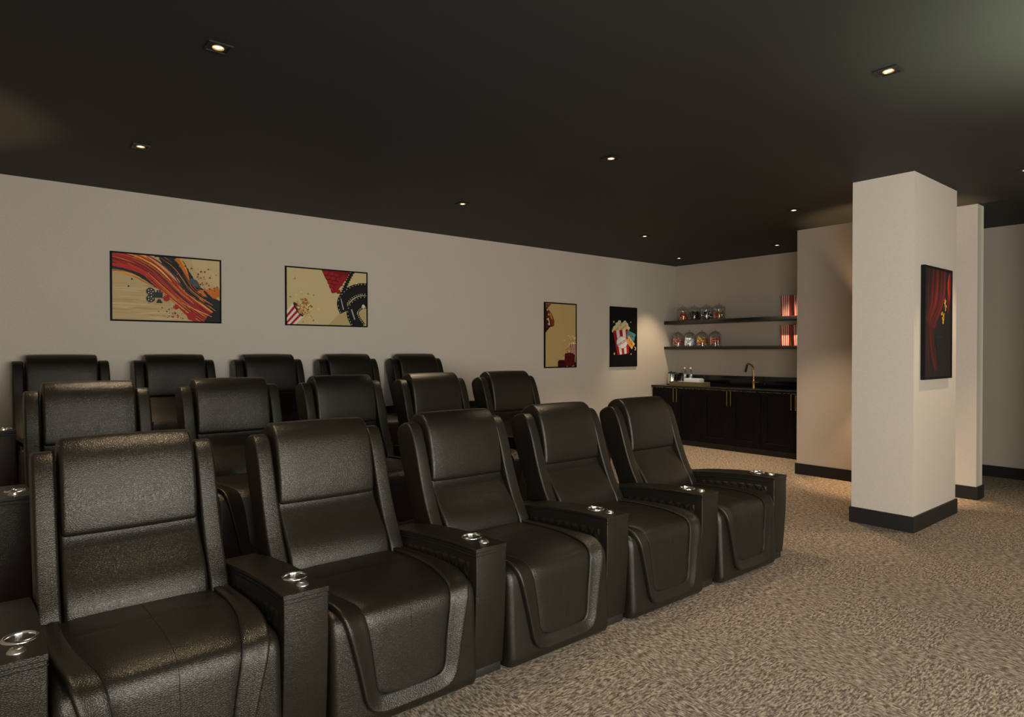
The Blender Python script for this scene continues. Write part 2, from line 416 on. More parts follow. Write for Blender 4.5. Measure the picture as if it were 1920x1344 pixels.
def make_chair():
    root = empty('recliner')
    W = 0.377
    # seat body with rounded shoulders
    bm = bmesh.new(); rows = []
    st = []
    r = 0.034
    for k in range(7):
        th = k/6*PI/2; st.append((-W+r*(1-math.sin(th)) if False else -W+r*(1-math.cos(th)), -r*(1-math.sin(th))))
    st = [(-W+.001, -.13)]+st
    full = st+[(-.2, 0), (0, 0), (.2, 0)]+[(-a, b_) for a, b_ in reversed(st)]
    for k in range(0, NP+1, 3):
        s = RL*k/NP; dd = 0
        fl = 1.0
        row = []
        ed = max(0.0, 1-k/8.0)
        for x_, d in full:
            row.append(Spos(s, x_*(1-0.0*ed), d-0.02*ed*ed))
        rows.append(row)
    # tuck the hem under
    hem = [(p[0], p[1]+0.09, p[2]+0.006) for p in rows[0]]
    rows = [hem]+rows
    grid(bm, rows)
    seat = obj('seat_base', bm, M['leather'], root, angle=50)
    # raised rim
    bm = bmesh.new(); rows = []
    cross = [(0, -0.004), (.0, .007), (.06, .0105), (.2, .0125), (.4, .0165), (.6, .0225), (.76, .0275), (.86, .030), (.93, .0295), (.975, .026), (1.0, .018), (1.0, .006), (.985, -.003)]
    both = [(1, i) for i in range(len(INN))]+[(-1, i) for i in range(len(INN)-2, -1, -1)]
    for sg, i in both:
        a, b_ = INN[i], OUT[i]
        rear = max(0, min(1, (a[1]-sT(.05))/(sT(.6)-sT(.05))))
        row = []
        for v, off in cross:
            off2 = off*(1-0.45*rear)+(0.010*rear if v < 0.5 and off > 0 else 0)
            row.append(Spos(a[1]+(b_[1]-a[1])*v, sg*(a[0]+(b_[0]-a[0])*v), off2))
        rows.append(row)
    grid(bm, rows); obj('seat_rim', bm, M['leather'], root, angle=55)
    # centre cushion
    def padoff(x_, s, hx):
        u = min(1, abs(x_)/max(hx, .01))
        top = max(0, min(1, (s-sT(.02))/(sT(.2)-sT(.02))))
        o_ = 0.005+0.010*(1-u**4)*(0.5+0.5*top)
        yc = (s-sT(.49)); o_ -= 0.006*math.exp(-(yc/.016)**2)
        return o_
    bm = bmesh.new(); rows = []; last = None
    for i, (hx, s) in enumerate(INN):
        if last is not None and abs(s-last) < 1e-4: continue
        last = s
        n_ = 20
        rows.append([Spos(s, hx*(-1+2*k/n_), padoff(hx*(-1+2*k/n_), s, hx) if 0 < k < n_ else 0.002) for k in range(n_+1)])
    # densify along s
    dense = []
    for a, b_ in zip(rows, rows[1:]):
        for q in range(2): dense.append([tuple(a[i][c]*(1-q/2)+b_[i][c]*q/2 for c in range(3)) for i in range(len(a))])
    dense.append(rows[-1])
    grid(bm, rows); cush = obj('seat_cushion', bm, M['leather'], root, angle=60)
    bm = bmesh.new()
    pts = []
    for k in range(61):
        s = sT(.70)+(sF(.20)-sT(.70))*k/60
        pts.append(Spos(s, 0, padoff(0, s, .2)-0.0002))
    tube(bm, pts, .0014, seg=5)
    for sg in (1, -1):
        pts = [Spos(s, sg*hx, .0095) for hx, s in INN]
        tube(bm, pts, .0021, seg=5)
    obj('seam', bm, M['seam'], cush)
    # lumbar cushion and headrest
    lum = chaikin([(.712, .47), (.708, .545), (.738, .615), (.778, .668), (.822, .718), (.868, .776), (.897, .822), (.902, .862), (.915, .91), (1.0, .92), (1.04, .80), (.93, .58), (.88, .47)], 2)
    bm = bmesh.new(); loft_x(bm, lum, -.284, .284, .018, crown=.004, seg=5, nmid=5)
    back = obj('backrest', bm, M['leather'], root)
    head = chaikin([(.945, .828), (.908, .826), (.887, .838), (.883, .87), (.888, .95), (.903, 1.03), (.924, 1.115), (.949, 1.180), (.985, 1.228), (1.035, 1.257), (1.09, 1.255), (1.145, 1.225), (1.172, 1.185), (1.15, 1.08), (1.09, .95), (1.03, .86)], 2)
    bm = bmesh.new(); loft_x(bm, head, -.279, .279, .020, crown=.004, seg=5, nmid=5)
    obj('headrest', bm, M['leather'], root)
    wing = chaikin([(.69, .46), (.712, .545), (.765, .63), (.810, .71), (.852, .81), (.885, .90), (.912, .99), (.948, 1.09), (.980, 1.155), (1.012, 1.190), (1.05, 1.202), (1.10, 1.193), (1.172, 1.15), (1.16, 1.07), (1.12, .96), (1.03, .758), (.95, .60), (.93, .46)], 2)
    for s in (-1, 1):
        bm = bmesh.new()
        a, b_ = (.291, .377)
        loft_x(bm, wing, min(s*a, s*b_), max(s*a, s*b_), .014, seg=5, nmid=1)
        obj('side_wing', bm, M['leather'], root)
    shell = [(.86, .06), (.90, .5), (1.0, .80), (1.08, 1.0), (1.10, 1.13), (1.15, 1.14), (1.145, 1.05), (1.02, .757), (.945, .60), (.935, .06)]
    bm = bmesh.new(); loft_x(bm, shell, -.32, .32, .01, seg=3)
    obj('back_shell', bm, M['leather_side'], root)
    bm = bmesh.new(); box(bm, -.33, .33, .075, .90, 0, .05, bev=.003); obj('plinth', bm, M['plinth'], root)
    return root

PITCH = 0.962
CX0 = 0.5575
rec = make_chair()
make_arm(rec, 0.481)
ROWN = ['front', 'middle', 'back']
LBL = [
 ['leftmost dark leather recliner of the front row, the largest seat in view',
  'dark leather recliner second from the left in the front row',
  'dark leather recliner in the very centre of the front row',
  'dark leather recliner fourth from the left in the front row',
  'dark leather recliner at the right end of the front row, beside the open carpet'],
 ['leftmost middle-row leather recliner, headrest showing just behind the leftmost front-row headrest',
  'middle-row leather recliner second from left, behind the gap between two front-row backs',
  'middle-row leather recliner at the centre of its row, under the popcorn and film strip poster',
  'middle-row leather recliner fourth from left, directly before the last back-row seat',
  'middle-row leather recliner at the right end of its row, its headrest alone against the wall'],
 ['leftmost back-row leather recliner, against the wall, left of the paint-swoosh poster',
  'back-row leather recliner second from left, under the right side of the paint-swoosh poster',
  'back-row leather recliner at the centre of its row, under the two wide posters',
  'back-row leather recliner fourth from left, under the popcorn and film strip poster',
  'back-row leather recliner at the right end of its row']]
LBL[1][2] = 'middle-row leather recliner at the centre of its row, overlapping the fourth back-row seat'
proto_children = True
seats = []
for r, (y0, z0, dx) in enumerate(ROWS):
    for k in range(5):
        c = rec if (r == 0 and k == 1) else copy_tree(rec)
        c.location = (CX0+dx+PITCH*k, y0, z0)
        tag(c, LBL[r][k], 'recliner', 'cinema recliners in three rows'); seats.append((r, k, c))
for r, k, c in seats:
    if k == 0: make_arm(c, -0.481)

# ------------------------------------------------------------------ downlights
def make_downlight():
    root = empty('downlight')
    a = 0.062; bm = bmesh.new()
    for (x0, x1, y0, y1) in ((-a, a, -a, -a+.012), (-a, a, a-.012, a), (-a, -a+.012, -a+.012, a-.012), (a-.012, a, -a+.012, a-.012)):
        box(bm, x0, x1, y0, y1, -.008, 0.001)
    obj('trim_frame', bm, M['fixture'], root, smooth=False)
    bm = bmesh.new(); b_ = a-.012
    # baffle plate with a round opening
    seg = 32
    inner = [bm.verts.new((.030*math.cos(2*PI*k/seg), .030*math.sin(2*PI*k/seg), -.0035)) for k in range(seg)]
    outer = []
    for k in range(seg):
        c_, s_ = math.cos(2*PI*k/seg), math.sin(2*PI*k/seg); m_ = max(abs(c_), abs(s_))
        outer.append(bm.verts.new((b_*c_/m_, b_*s_/m_, -.002)))
    for k in range(seg): bm.faces.new((inner[k], inner[(k+1) % seg], outer[(k+1) % seg], outer[k]))
    obj('baffle', bm, M['fixture'], root, smooth=False)
    bm = bmesh.new(); lathe(bm, [(.030, -.0030), (.0305, -.0065), (.0290, -.0080), (.026, -.0045), (.0225, -.001)], seg=32)
    obj('reflector_ring', bm, M['gold'], root)
    bm = bmesh.new(); lathe(bm, [(.0, -.0045), (.017, -.004), (.0225, -.0015)], seg=32)
    obj('lamp_lens', bm, M['bulb'], root)
    return root
DL = [(1.01, 3.696, 'square black downlight nearest the upper left corner of the picture'),
      (1.015, 5.86, 'square black downlight near the left end of the picture wall'),
      (4.145, 3.696, 'square black downlight at the centre of the ceiling above the front row'),
      (4.145, 5.866, 'square black downlight in the ceiling close to the middle of the picture wall'),
      (4.105, 1.52, 'square black downlight nearest the upper right corner of the picture'),
      (7.285, 3.698, 'square black downlight just left of the white column top'),
      (7.285, 5.863, 'small square downlight ahead of the two vertical posters'),
      (9.46, 6.86, 'small square downlight in the corner before the snack shelves'),
      (9.46, 5.064, 'small square downlight over the counter, closer to the partition wall'),
      (7.297, 1.55, 'square black downlight cut off by the right edge, above the curtain poster')]
dl0 = make_downlight()
E_SPOT = 90
def spot(x_, y_, z_, e, col=(1.0, 0.78, 0.53), size=80, blend=0.55, rot=(0, 0, 0), rad=0.03):
    L_ = bpy.data.lights.new('spot', 'SPOT'); L_.energy = e; L_.color = col
    L_.spot_size = math.radians(size); L_.spot_blend = blend; L_.shadow_soft_size = rad
    o = bpy.data.objects.new('spot_lamp', L_); COL.objects.link(o); o.location = (x_, y_, z_); o.rotation_euler = rot
    return o
for i, (x_, y_, lb) in enumerate(DL):
    o = dl0 if i == 0 else copy_tree(dl0)
    o.location = (x_, y_, H); tag(o, lb, 'ceiling light', 'recessed ceiling downlights')
    e = E_SPOT
    if i in (5, 6, 9): e = 150 if i < 9 else 100
    if i == 7: e = 130
    if i == 8: e = 250
    spot(x_, y_, H-.03, e)

# wall sconces throwing light up and down (partition wall, behind the column; left wall)
def make_sconce(name, x_, y_, z_, s, label, eup, edn):
    bm = bmesh.new(); box(bm, min(x_, x_+s*.012), max(x_, x_+s*.012), y_-.04, y_+.04, z_-.07, z_+.07, bev=.002)
    root = empty('wall_sconce', (0, 0, 0)); tag(root, label, 'wall light')
    obj('back_plate', bm, M['black'], root)
    bm = bmesh.new(); lathe(bm, [(.028, .09), (.032, .09), (.032, -.09), (.028, -.09), (.028, .09)], x_+s*.06, y_, z_, seg=24)
    obj('lamp_tube', bm, M['black'], root)
    bm = bmesh.new(); box(bm, min(x_, x_+s*.04), max(x_, x_+s*.04), y_-.01, y_+.01, z_-.01, z_+.01); obj('bracket', bm, M['black'], root)
    bm = bmesh.new(); lathe(bm, [(.0, .05), (.027, .05)], x_+s*.06, y_, z_, seg=20); lathe(bm, [(.0, -.05), (.027, -.05)], x_+s*.06, y_, z_, seg=20)
    obj('lamp_lens', bm, M['bulb'], root, recalc=False)
    spot(x_+s*.06, y_, z_+.10, eup, col=(1.0, .66, .36), size=75, blend=.5, rot=(PI, 0, 0)); spot(x_+s*.06, y_, z_-.10, edn, col=(1.0, .66, .36), size=75, blend=.5)
make_sconce('a', 8.555, 3.12, 1.65, -1, 'black tubular up and down wall light on the partition behind the column', 150, 130)
make_sconce('b', XL, 5.95, 1.65, 1, 'black tubular up and down wall light on the left wall beside the seating', 90, 20)

# uplighter added beyond the right edge of the view to brighten the ceiling
fl = empty('floor_lamp_added', (4.3, 0.1, 0)); tag(fl, 'slim black uplighter out of view, added to brighten the ceiling', 'floor lamp')
bm = bmesh.new(); lathe(bm, [(.0, 0), (.14, 0), (.14, .015), (.13, .022), (.0, .022)], seg=28); obj('base', bm, M['black'], fl)
bm = bmesh.new(); tube(bm, [(0, 0, .02), (0, 0, 1.78)], .012, seg=10); obj('pole', bm, M['black'], fl)
bm = bmesh.new(); lathe(bm, [(.0, 1.77), (.03, 1.77), (.10, 1.81), (.15, 1.87), (.145, 1.872), (.095, 1.82), (.03, 1.785), (.0, 1.785)], seg=28); obj('lamp_shade', bm, M['black'], fl)
bm = bmesh.new(); lathe(bm, [(.0, 1.80), (.03, 1.80), (.035, 1.82), (.025, 1.845), (.0, 1.855)], seg=16); obj('bulb', bm, M['bulb'], fl)
spot(4.3, .1, 1.87, 430, col=(.94, 1.0, .78), size=118, blend=1.0, rot=(PI, 0, 0), rad=.04)

# ------------------------------------------------------------------ counter, cabinets, shelves
YR = 4.33
CT = 1.043
def make_cabinet(y0, y1):
    root = empty('base_cabinet', (0, 0, 0))
    bm = bmesh.new(); box(bm, 9.672, XB-.004, y0+.001, y1-.001, .09, 1.005); obj('carcass', bm, M['cab'], root, smooth=False)
    bm = bmesh.new(); box(bm, 9.665, XB-.01, y0+.001, y1-.001, 0, .09); obj('plinth', bm, M['plinth'], root, smooth=False)
    ym = (y0+y1)/2
    for (a, b_, hy) in ((y0+.003, ym-.0015, ym-.035), (ym+.0015, y1-.003, ym+.035)):
        bm = bmesh.new()
        # shaker door: four rails and a recessed panel
        st = .10; z0, z1 = .095, 1.002
        box(bm, 9.650, 9.671, a, b_, z0, z0+st, bev=.0015, seg=1); box(bm, 9.650, 9.671, a, b_, z1-st, z1, bev=.0015, seg=1)
        box(bm, 9.650, 9.671, a, a+st, z0+st, z1-st, bev=.0015, seg=1); box(bm, 9.650, 9.671, b_-st, b_, z0+st, z1-st, bev=.0015, seg=1)
        box(bm, 9.662, 9.671, a+st, b_-st, z0+st, z1-st)
        d = obj('door', bm, M['cab'], root, smooth=False)
        bm = bmesh.new()
        box(bm, 9.617, 9.629, hy-.006, hy+.006, .752, .996, bev=.002)
        for zz in (.785, .965): box(bm, 9.626, 9.652, hy-.004, hy+.004, zz-.004, zz+.004)
        obj('bar_handle', bm, M['brass'], d)
    return root
CB = [(6.5375, YW-.003, 'black wood base cabinet at the left end of the counter, under the kettle and tray'),
      (5.4325, 6.5375, 'black wood base cabinet in the middle of the counter, under the tap'),
      (YR, 5.4325, 'black wood base cabinet right of the tap, cut off by the partition wall')]
for y0, y1, lb in CB: tag(make_cabinet(y0, y1), lb, 'cabinet', 'black base cabinets under the counter')
wt = empty('countertop'); tag(wt, 'glossy black stone countertop lying over the black cabinets', 'countertop')
bm = bmesh.new(); box(bm, 9.617, XB-.002, YR, YW-.002, 1.008, CT, bev=.002); obj('worktop', bm, M['stone'], wt)
bm = bmesh.new(); box(bm, XB-.022, XB-.002, YR, YW-.002, CT+.0005, 1.228, bev=.002); tag(obj('backsplash', bm, M['stone']), 'low glossy black stone backsplash on the wall behind the tap', 'backsplash')
em = add_noise(mat('veined_edge', (.3, .2, .1, 1), .35, .6), 26, (.02, .016, .012, 1), (.55, .42, .22, 1), detail=5, lo=.42, hi=.6)
bm = bmesh.new(); box(bm, 9.6155, 9.622, YR, YW-.004, 1.003, 1.008); obj('edge_strip', bm, em, wt, smooth=False)
for (z1, z0, lb) in ((2.226, 2.164, 'long black floating shelf, the upper of the two above the counter'), (1.7505, 1.696, 'long black floating shelf, the lower of the two above the counter')):
    bm = bmesh.new(); box(bm, 9.995, XB-.001, YR, YW-.001, z0, z1, bev=.002)
    tag(obj('floating_shelf', bm, M['shelf']), lb, 'shelf', 'floating shelves above the counter')
S1, S2 = 2.226, 1.7505

# ---- jars
def jar_top(y_):
    root = empty('candy_jar', (10.19, y_, S1))
    bm = bmesh.new()
    lathe(bm, [(.0, .002), (.098, .002), (.108, .008), (.110, .02), (.110, .195), (.107, .212), (.098, .220)], seg=32)
    obj('glass_body', bm, M['glass'], root)
    bm = bmesh.new()
    lathe(bm, [(.113, .214), (.113, .220), (.09, .232), (.045, .262), (.018, .268), (.010, .274), (.015, .285), (.010, .298), (.0, .300)], seg=32)
    obj('lid', bm, M['glass'], root); return root
def jar_bell(y_):
    root = empty('candy_jar', (10.17, y_, S2))
    bm = bmesh.new()
    lathe(bm, [(.0, .002), (.100, .002), (.112, .006), (.112, .014), (.104, .020), (.104, .16), (.100, .19)], seg=32)
    obj('glass_body', bm, M['glass'], root)
    bm = bmesh.new()
    lathe(bm, [(.108, .188), (.108, .194), (.098, .215), (.075, .243), (.045, .262), (.015, .270), (.009, .276), (.015, .287), (.010, .299), (.0, .301)], seg=32)
    obj('lid', bm, M['glass'], root); return root
def piece(bm, p, r, mi, shape):
    m_ = Matrix.Translation(p) @ Matrix.Rotation(random.uniform(0, 6.28), 4, Vector((random.uniform(-1, 1), random.uniform(-1, 1), random.uniform(-1, 1))).normalized())
    n0 = len(bm.faces)
    if shape == 'ball': bmesh.ops.create_icosphere(bm, subdivisions=2, radius=r, matrix=m_)
    elif shape == 'cube': bmesh.ops.create_cube(bm, size=r*1.7, matrix=m_)
    elif shape == 'lens': bmesh.ops.create_icosphere(bm, subdivisions=1, radius=r, matrix=m_ @ Matrix.Diagonal((1, 1, .5, 1)))
    elif shape == 'stick': bmesh.ops.create_cube(bm, size=r, matrix=m_ @ Matrix.Diagonal((.7, .7, 3.4, 1)))
    elif shape == 'star': bmesh.ops.create_cone(bm, cap_ends=True, segments=5, radius1=r, radius2=r*.3, depth=r*1.6, matrix=m_)
    bm.faces.ensure_lookup_table()
    for f in list(bm.faces)[n0:]: f.material_index = mi
def candy(cx, cy, cz, R_, hgt, r, n_, cols, shape, label, cone=False):
    bm = bmesh.new()
    for _ in range(n_):
        z_ = random.uniform(0, 1)
        rr = (R_-r)*(1-.55*z_ if cone else 1)
        a = random.uniform(0, 2*PI); q = rr*math.sqrt(random.uniform(.25, 1))
        piece(bm, Vector((q*math.cos(a), q*math.sin(a), r+.010+z_*(hgt-2*r))), r, random.randrange(len(cols)), shape)
    ms = [mat('sweet', c_, .35) for c_ in cols]
    o = obj('candies', bm, ms, smooth=(shape in ('ball', 'lens')), angle=80, loc=(cx, cy, cz))
    tag(o, label, 'candy', None, 'stuff')
red = (.55, .02, .015, 1); dred = (.22, .01, .01, 1); yel = (.85, .55, .05, 1); org = (.85, .20, .02, 1); grn = (.10, .38, .04, 1); blk = (.006, .005, .005, 1)
lpk = (.62, .22, .16, 1); brn = (.28, .06, .04, 1); wht = (.85, .85, .82, 1); cyan = (.55, .80, .95, 1)
TY = [7.297, 7.052, 6.795, 6.536]; BY = [7.395, 7.135, 6.866, 6.596]
tl = [('red and yellow gummy sweets', 'leftmost jar on the upper shelf'), ('black liquorice sweets', 'second jar from left on the upper shelf'), ('black and white twisted sweets', 'third jar from left on the upper shelf'), ('red, green and yellow button sweets', 'rightmost jar on the upper shelf')]
bl = [('pink ring sweets', 'leftmost jar on the lower shelf'), ('pale blue and white cube sweets', 'second jar from left on the lower shelf'), ('orange and yellow button sweets', 'third jar from left on the lower shelf'), ('reddish brown chocolate balls', 'rightmost jar on the lower shelf')]
jn = ['leftmost', 'second from left', 'third from left', 'rightmost']
for k in range(4):
    tag(jar_top(TY[k]), 'clear cylindrical glass jar holding '+tl[k][0].split(' sweets')[0]+' sweets, '+jn[k]+' on upper shelf', 'jar', 'candy jars on the upper shelf')
    tag(jar_bell(BY[k]), 'bell-topped glass jar holding '+bl[k][0]+', '+jn[k]+' on lower shelf', 'jar', 'candy jars on the lower shelf')
candy(10.19, TY[0], S1, .100, .165, .016, 90, [red, dred, red, yel], 'star', tl[0][0]+' piled in the '+tl[0][1], cone=True)
candy(10.19, TY[1], S1, .098, .160, .021, 110, [blk, (.012, .010, .010, 1)], 'stick', tl[1][0]+' filling half of the '+tl[1][1])
candy(10.19, TY[2], S1, .096, .150, .021, 80, [blk, blk, blk, wht], 'stick', tl[2][0]+' in the '+tl[2][1])
candy(10.19, TY[3], S1, .098, .160, .015, 150, [red, grn, dred, yel, red], 'lens', tl[3][0]+' in the '+tl[3][1])
candy(10.17, BY[0], S2, .098, .165, .017, 130, [lpk, (.7, .33, .25, 1), brn], 'lens', bl[0][0]+' in the '+bl[0][1])
candy(10.17, BY[1], S2, .097, .150, .018, 120, [cyan, wht, (.75, .78, .98, 1)], 'cube', bl[1][0]+' in the '+bl[1][1])
candy(10.17, BY[2], S2, .102, .170, .017, 130, [org, yel, org, red, grn], 'lens', bl[2][0]+' in the '+bl[2][1])
candy(10.17, BY[3], S2, .102, .170, .019, 110, [brn, (.4, .12, .08, 1), brn], 'ball', bl[3][0]+' in the '+bl[3][1])

# ---- striped popcorn boxes
st_red = mat('box_red', srgb(200, 20, 25), .5); st_wht = mat('box_white', srgb(240, 230, 205), .5)
def make_popbox():
    bm = bmesh.new(); hb, ht, hh = .066, .079, .335
    NS = 9
    for f in range(4):
        a = f*PI/2
        for k in range(NS):
            qs = []
            for (u, top) in ((k/NS, 0), ((k+1)/NS, 0), ((k+1)/NS, 1), (k/NS, 1)):
                w = ht if top else hb; x_ = -w+2*w*u
                zz = hh*top
                if top: zz += .006*math.cos((u-.5)*PI)
                qs.append(bm.verts.new((x_*math.cos(a)+w*math.sin(a), x_*math.sin(a)-w*math.cos(a), zz)))
            bm.faces.new(qs).material_index = 0 if k % 2 == 0 else 1
    r_ = obj('popcorn_box', bm, [st_red, st_wht], smooth=False)
    bm = bmesh.new(); box(bm, -.066, .066, -.066, .066, 0.001, .004); box(bm, -.077, .077, -.077, .077, .31, .313)
    obj('inner_liner', bm, st_wht, r_, smooth=False)
    return r_
pb = make_popbox()
for i, (y_, z_, lb) in enumerate([(5.265, S1, 'red and white striped popcorn box standing left of its twin on the upper shelf'),
                                  (5.06, S1, 'red and white striped popcorn box on the upper shelf, half hidden by the partition wall'),
                                  (5.27, S2, 'red and white striped popcorn box standing left of its twin on the lower shelf'),
                                  (5.065, S2, 'red and white striped popcorn box on the lower shelf, half hidden by the partition wall')]):
    o = pb if i == 0 else copy_tree(pb)
    o.location = (10.19, y_, z_); tag(o, lb, 'popcorn box', 'striped popcorn boxes on the shelves')

# ---- faucet
fc = empty('faucet', (10.15, 5.843, CT)); tag(fc, 'tall angular aged brass kitchen tap standing on the black counter', 'tap')
bm = bmesh.new(); lathe(bm, [(.0, 0), (.026, 0), (.026, .006), (.019, .010), (.019, .12), (.015, .125), (.0, .125)], seg=20); obj('body', bm, M['darkbrass'], fc)
pts = chaikin([(0, 0, .10), (0, 0, .33), (0, .02, .365), (0, .085, .405), (0, .105, .405), (0, .12, .385)], 2, closed=False)
bm = bmesh.new(); tube(bm, pts, .0125, seg=12); obj('spout', bm, M['darkbrass'], fc)
bm = bmesh.new(); tube(bm, [(0, .116, .39), (0, .150, .262)], [.0165, .0175], seg=14); obj('spray_head', bm, M['black'], fc)
bm = bmesh.new(); tube(bm, [(0, -.01, .09), (0, -.088, .094)], .0055, seg=8); obj('lever', bm, M['darkbrass'], fc)

# ---- tray and what stands on it
tr = empty('serving_tray', (0, 0, 0)); tag(tr, 'olive gold rectangular serving tray with raised sides on the left of the counter', 'tray')
bm = bmesh.new(); TX0, TX1, TY0, TY1 = 9.76, 10.05, 6.62, 7.29
box(bm, TX0, TX1, TY0, TY1, CT, CT+.012)
for (a, b_, c_, d) in ((TX0, TX0+.01, TY0, TY1), (TX1-.01, TX1, TY0, TY1), (TX0+.01, TX1-.01, TY0, TY0+.01), (TX0+.01, TX1-.01, TY1-.01, TY1)):
    box(bm, a, b_, c_, d, CT+.012, CT+.070)
obj('tray_body', bm, M['tray'], tr, smooth=False)
bm = bmesh.new(); tube(bm, [(9.87, TY0-.001, CT+.05), (9.87, TY0-.02, CT+.052), (9.94, TY0-.02, CT+.052), (9.94, TY0-.001, CT+.05)], .005, seg=6); obj('handle', bm, M['brass'], tr)
# white packet box
pk = empty('packet_box', (0, 0, 0)); tag(pk, 'white open box of folded paper packets standing on the serving tray', 'box')
bm = bmesh.new(); box(bm, 9.79, 9.93, 6.665, 6.99, CT+.013, CT+.125, bev=.003); obj('carton', bm, M['white'], pk)
bm = bmesh.new()
for k in range(13): box(bm, 9.808, 9.922, 6.682+k*.0235, 6.698+k*.0235, CT+.125, CT+.136)
obj('packets', bm, mat('paper_packets', (.8, .8, .78, 1), .6), pk, smooth=False); 
# tangle of cutlery / wrapped sweets
bm = bmesh.new()
for _ in range(34):
    a = random.uniform(0, PI); p = Vector((random.uniform(9.80, 9.94), random.uniform(7.04, 7.24), CT+.02+random.uniform(0, .07)))
    d = Vector((math.cos(a), math.sin(a), random.uniform(-.3, .3)))*.03
    tube(bm, [p-d, p+d], .004, seg=5, mi=random.randrange(3))
o = obj('wrapped_snacks', bm, [M['satin'], mat('dark_wrap', (.03, .02, .02, 1), .4), M['white']]); tag(o, 'loose heap of dark and silver wrapped snacks on the left of the tray', 'snacks', None, 'stuff')
# bottles
def make_bottle():
    root = empty('water_bottle')
    bm = bmesh.new()
    lathe(bm, [(.0, .002), (.036, .002), (.040, .010), (.040, .09), (.038, .10), (.040, .11), (.040, .19), (.037, .225), (.026, .262), (.016, .285), (.014, .300)], seg=24)
    obj('bottle_body', bm, M['plastic'], root)
    bm = bmesh.new(); lathe(bm, [(.0, .322), (.0175, .322), (.0185, .318), (.0185, .296), (.0, .296)], seg=20); obj('cap', bm, M['white'], root)
    return root
bt = make_bottle()
for i, (y_, lb) in enumerate([(7.205, 'clear plastic water bottle with white cap behind the tray, left of the pair'), (7.078, 'clear plastic water bottle with white cap behind the tray, right of the pair')]):
    o = bt if i == 0 else copy_tree(bt)
    o.location = (10.12, y_, CT); tag(o, lb, 'bottle', 'water bottles behind the tray')
# kettle
kt = empty('kettle', (10.03, 7.44, CT), PI*.9); tag(kt, 'chrome electric kettle with black handle and lid on the far left of the counter', 'kettle')
bm = bmesh.new(); lathe(bm, [(.0, .018), (.074, .018), (.074, .03), (.066, .19), (.062, .205), (.0, .205)], seg=28); obj('body', bm, M['chrome'], kt)
bm = bmesh.new(); lathe(bm, [(.0, 0), (.085, 0), (.085, .012), (.078, .018), (.0, .018)], seg=28); obj('base', bm, M['black'], kt)
bm = bmesh.new(); lathe(bm, [(.063, .205), (.060, .222), (.03, .232), (.012, .234), (.010, .246), (.0, .248)], seg=28); obj('lid', bm, M['black'], kt)
bm = bmesh.new(); tube(bm, chaikin([(-.02, .055, .222), (-.04, .10, .225), (-.045, .115, .20), (-.04, .112, .06), (-.03, .07, .05)], 2, closed=False), .011, seg=10); obj('handle', bm, M['black'], kt)
bm = bmesh.new(); tube(bm, [(.01, -.055, .165), (.015, -.095, .205)], [.020, .010], seg=10); obj('spout', bm, M['chrome'], kt)
bm = bmesh.new(); lathe(bm, [(.0, .004), (.040, .004), (.046, .01), (.044, .20), (.040, .215), (.037, .20), (.038, .014), (.0, .014)], 0, 0, 0, seg=24)
o = obj('canister', bm, mat('black_gloss', (.006, .006, .006, 1), .12), loc=(10.22, 7.36, CT-.003)); tag(o, 'tall glossy black canister standing behind the chrome kettle', 'canister')

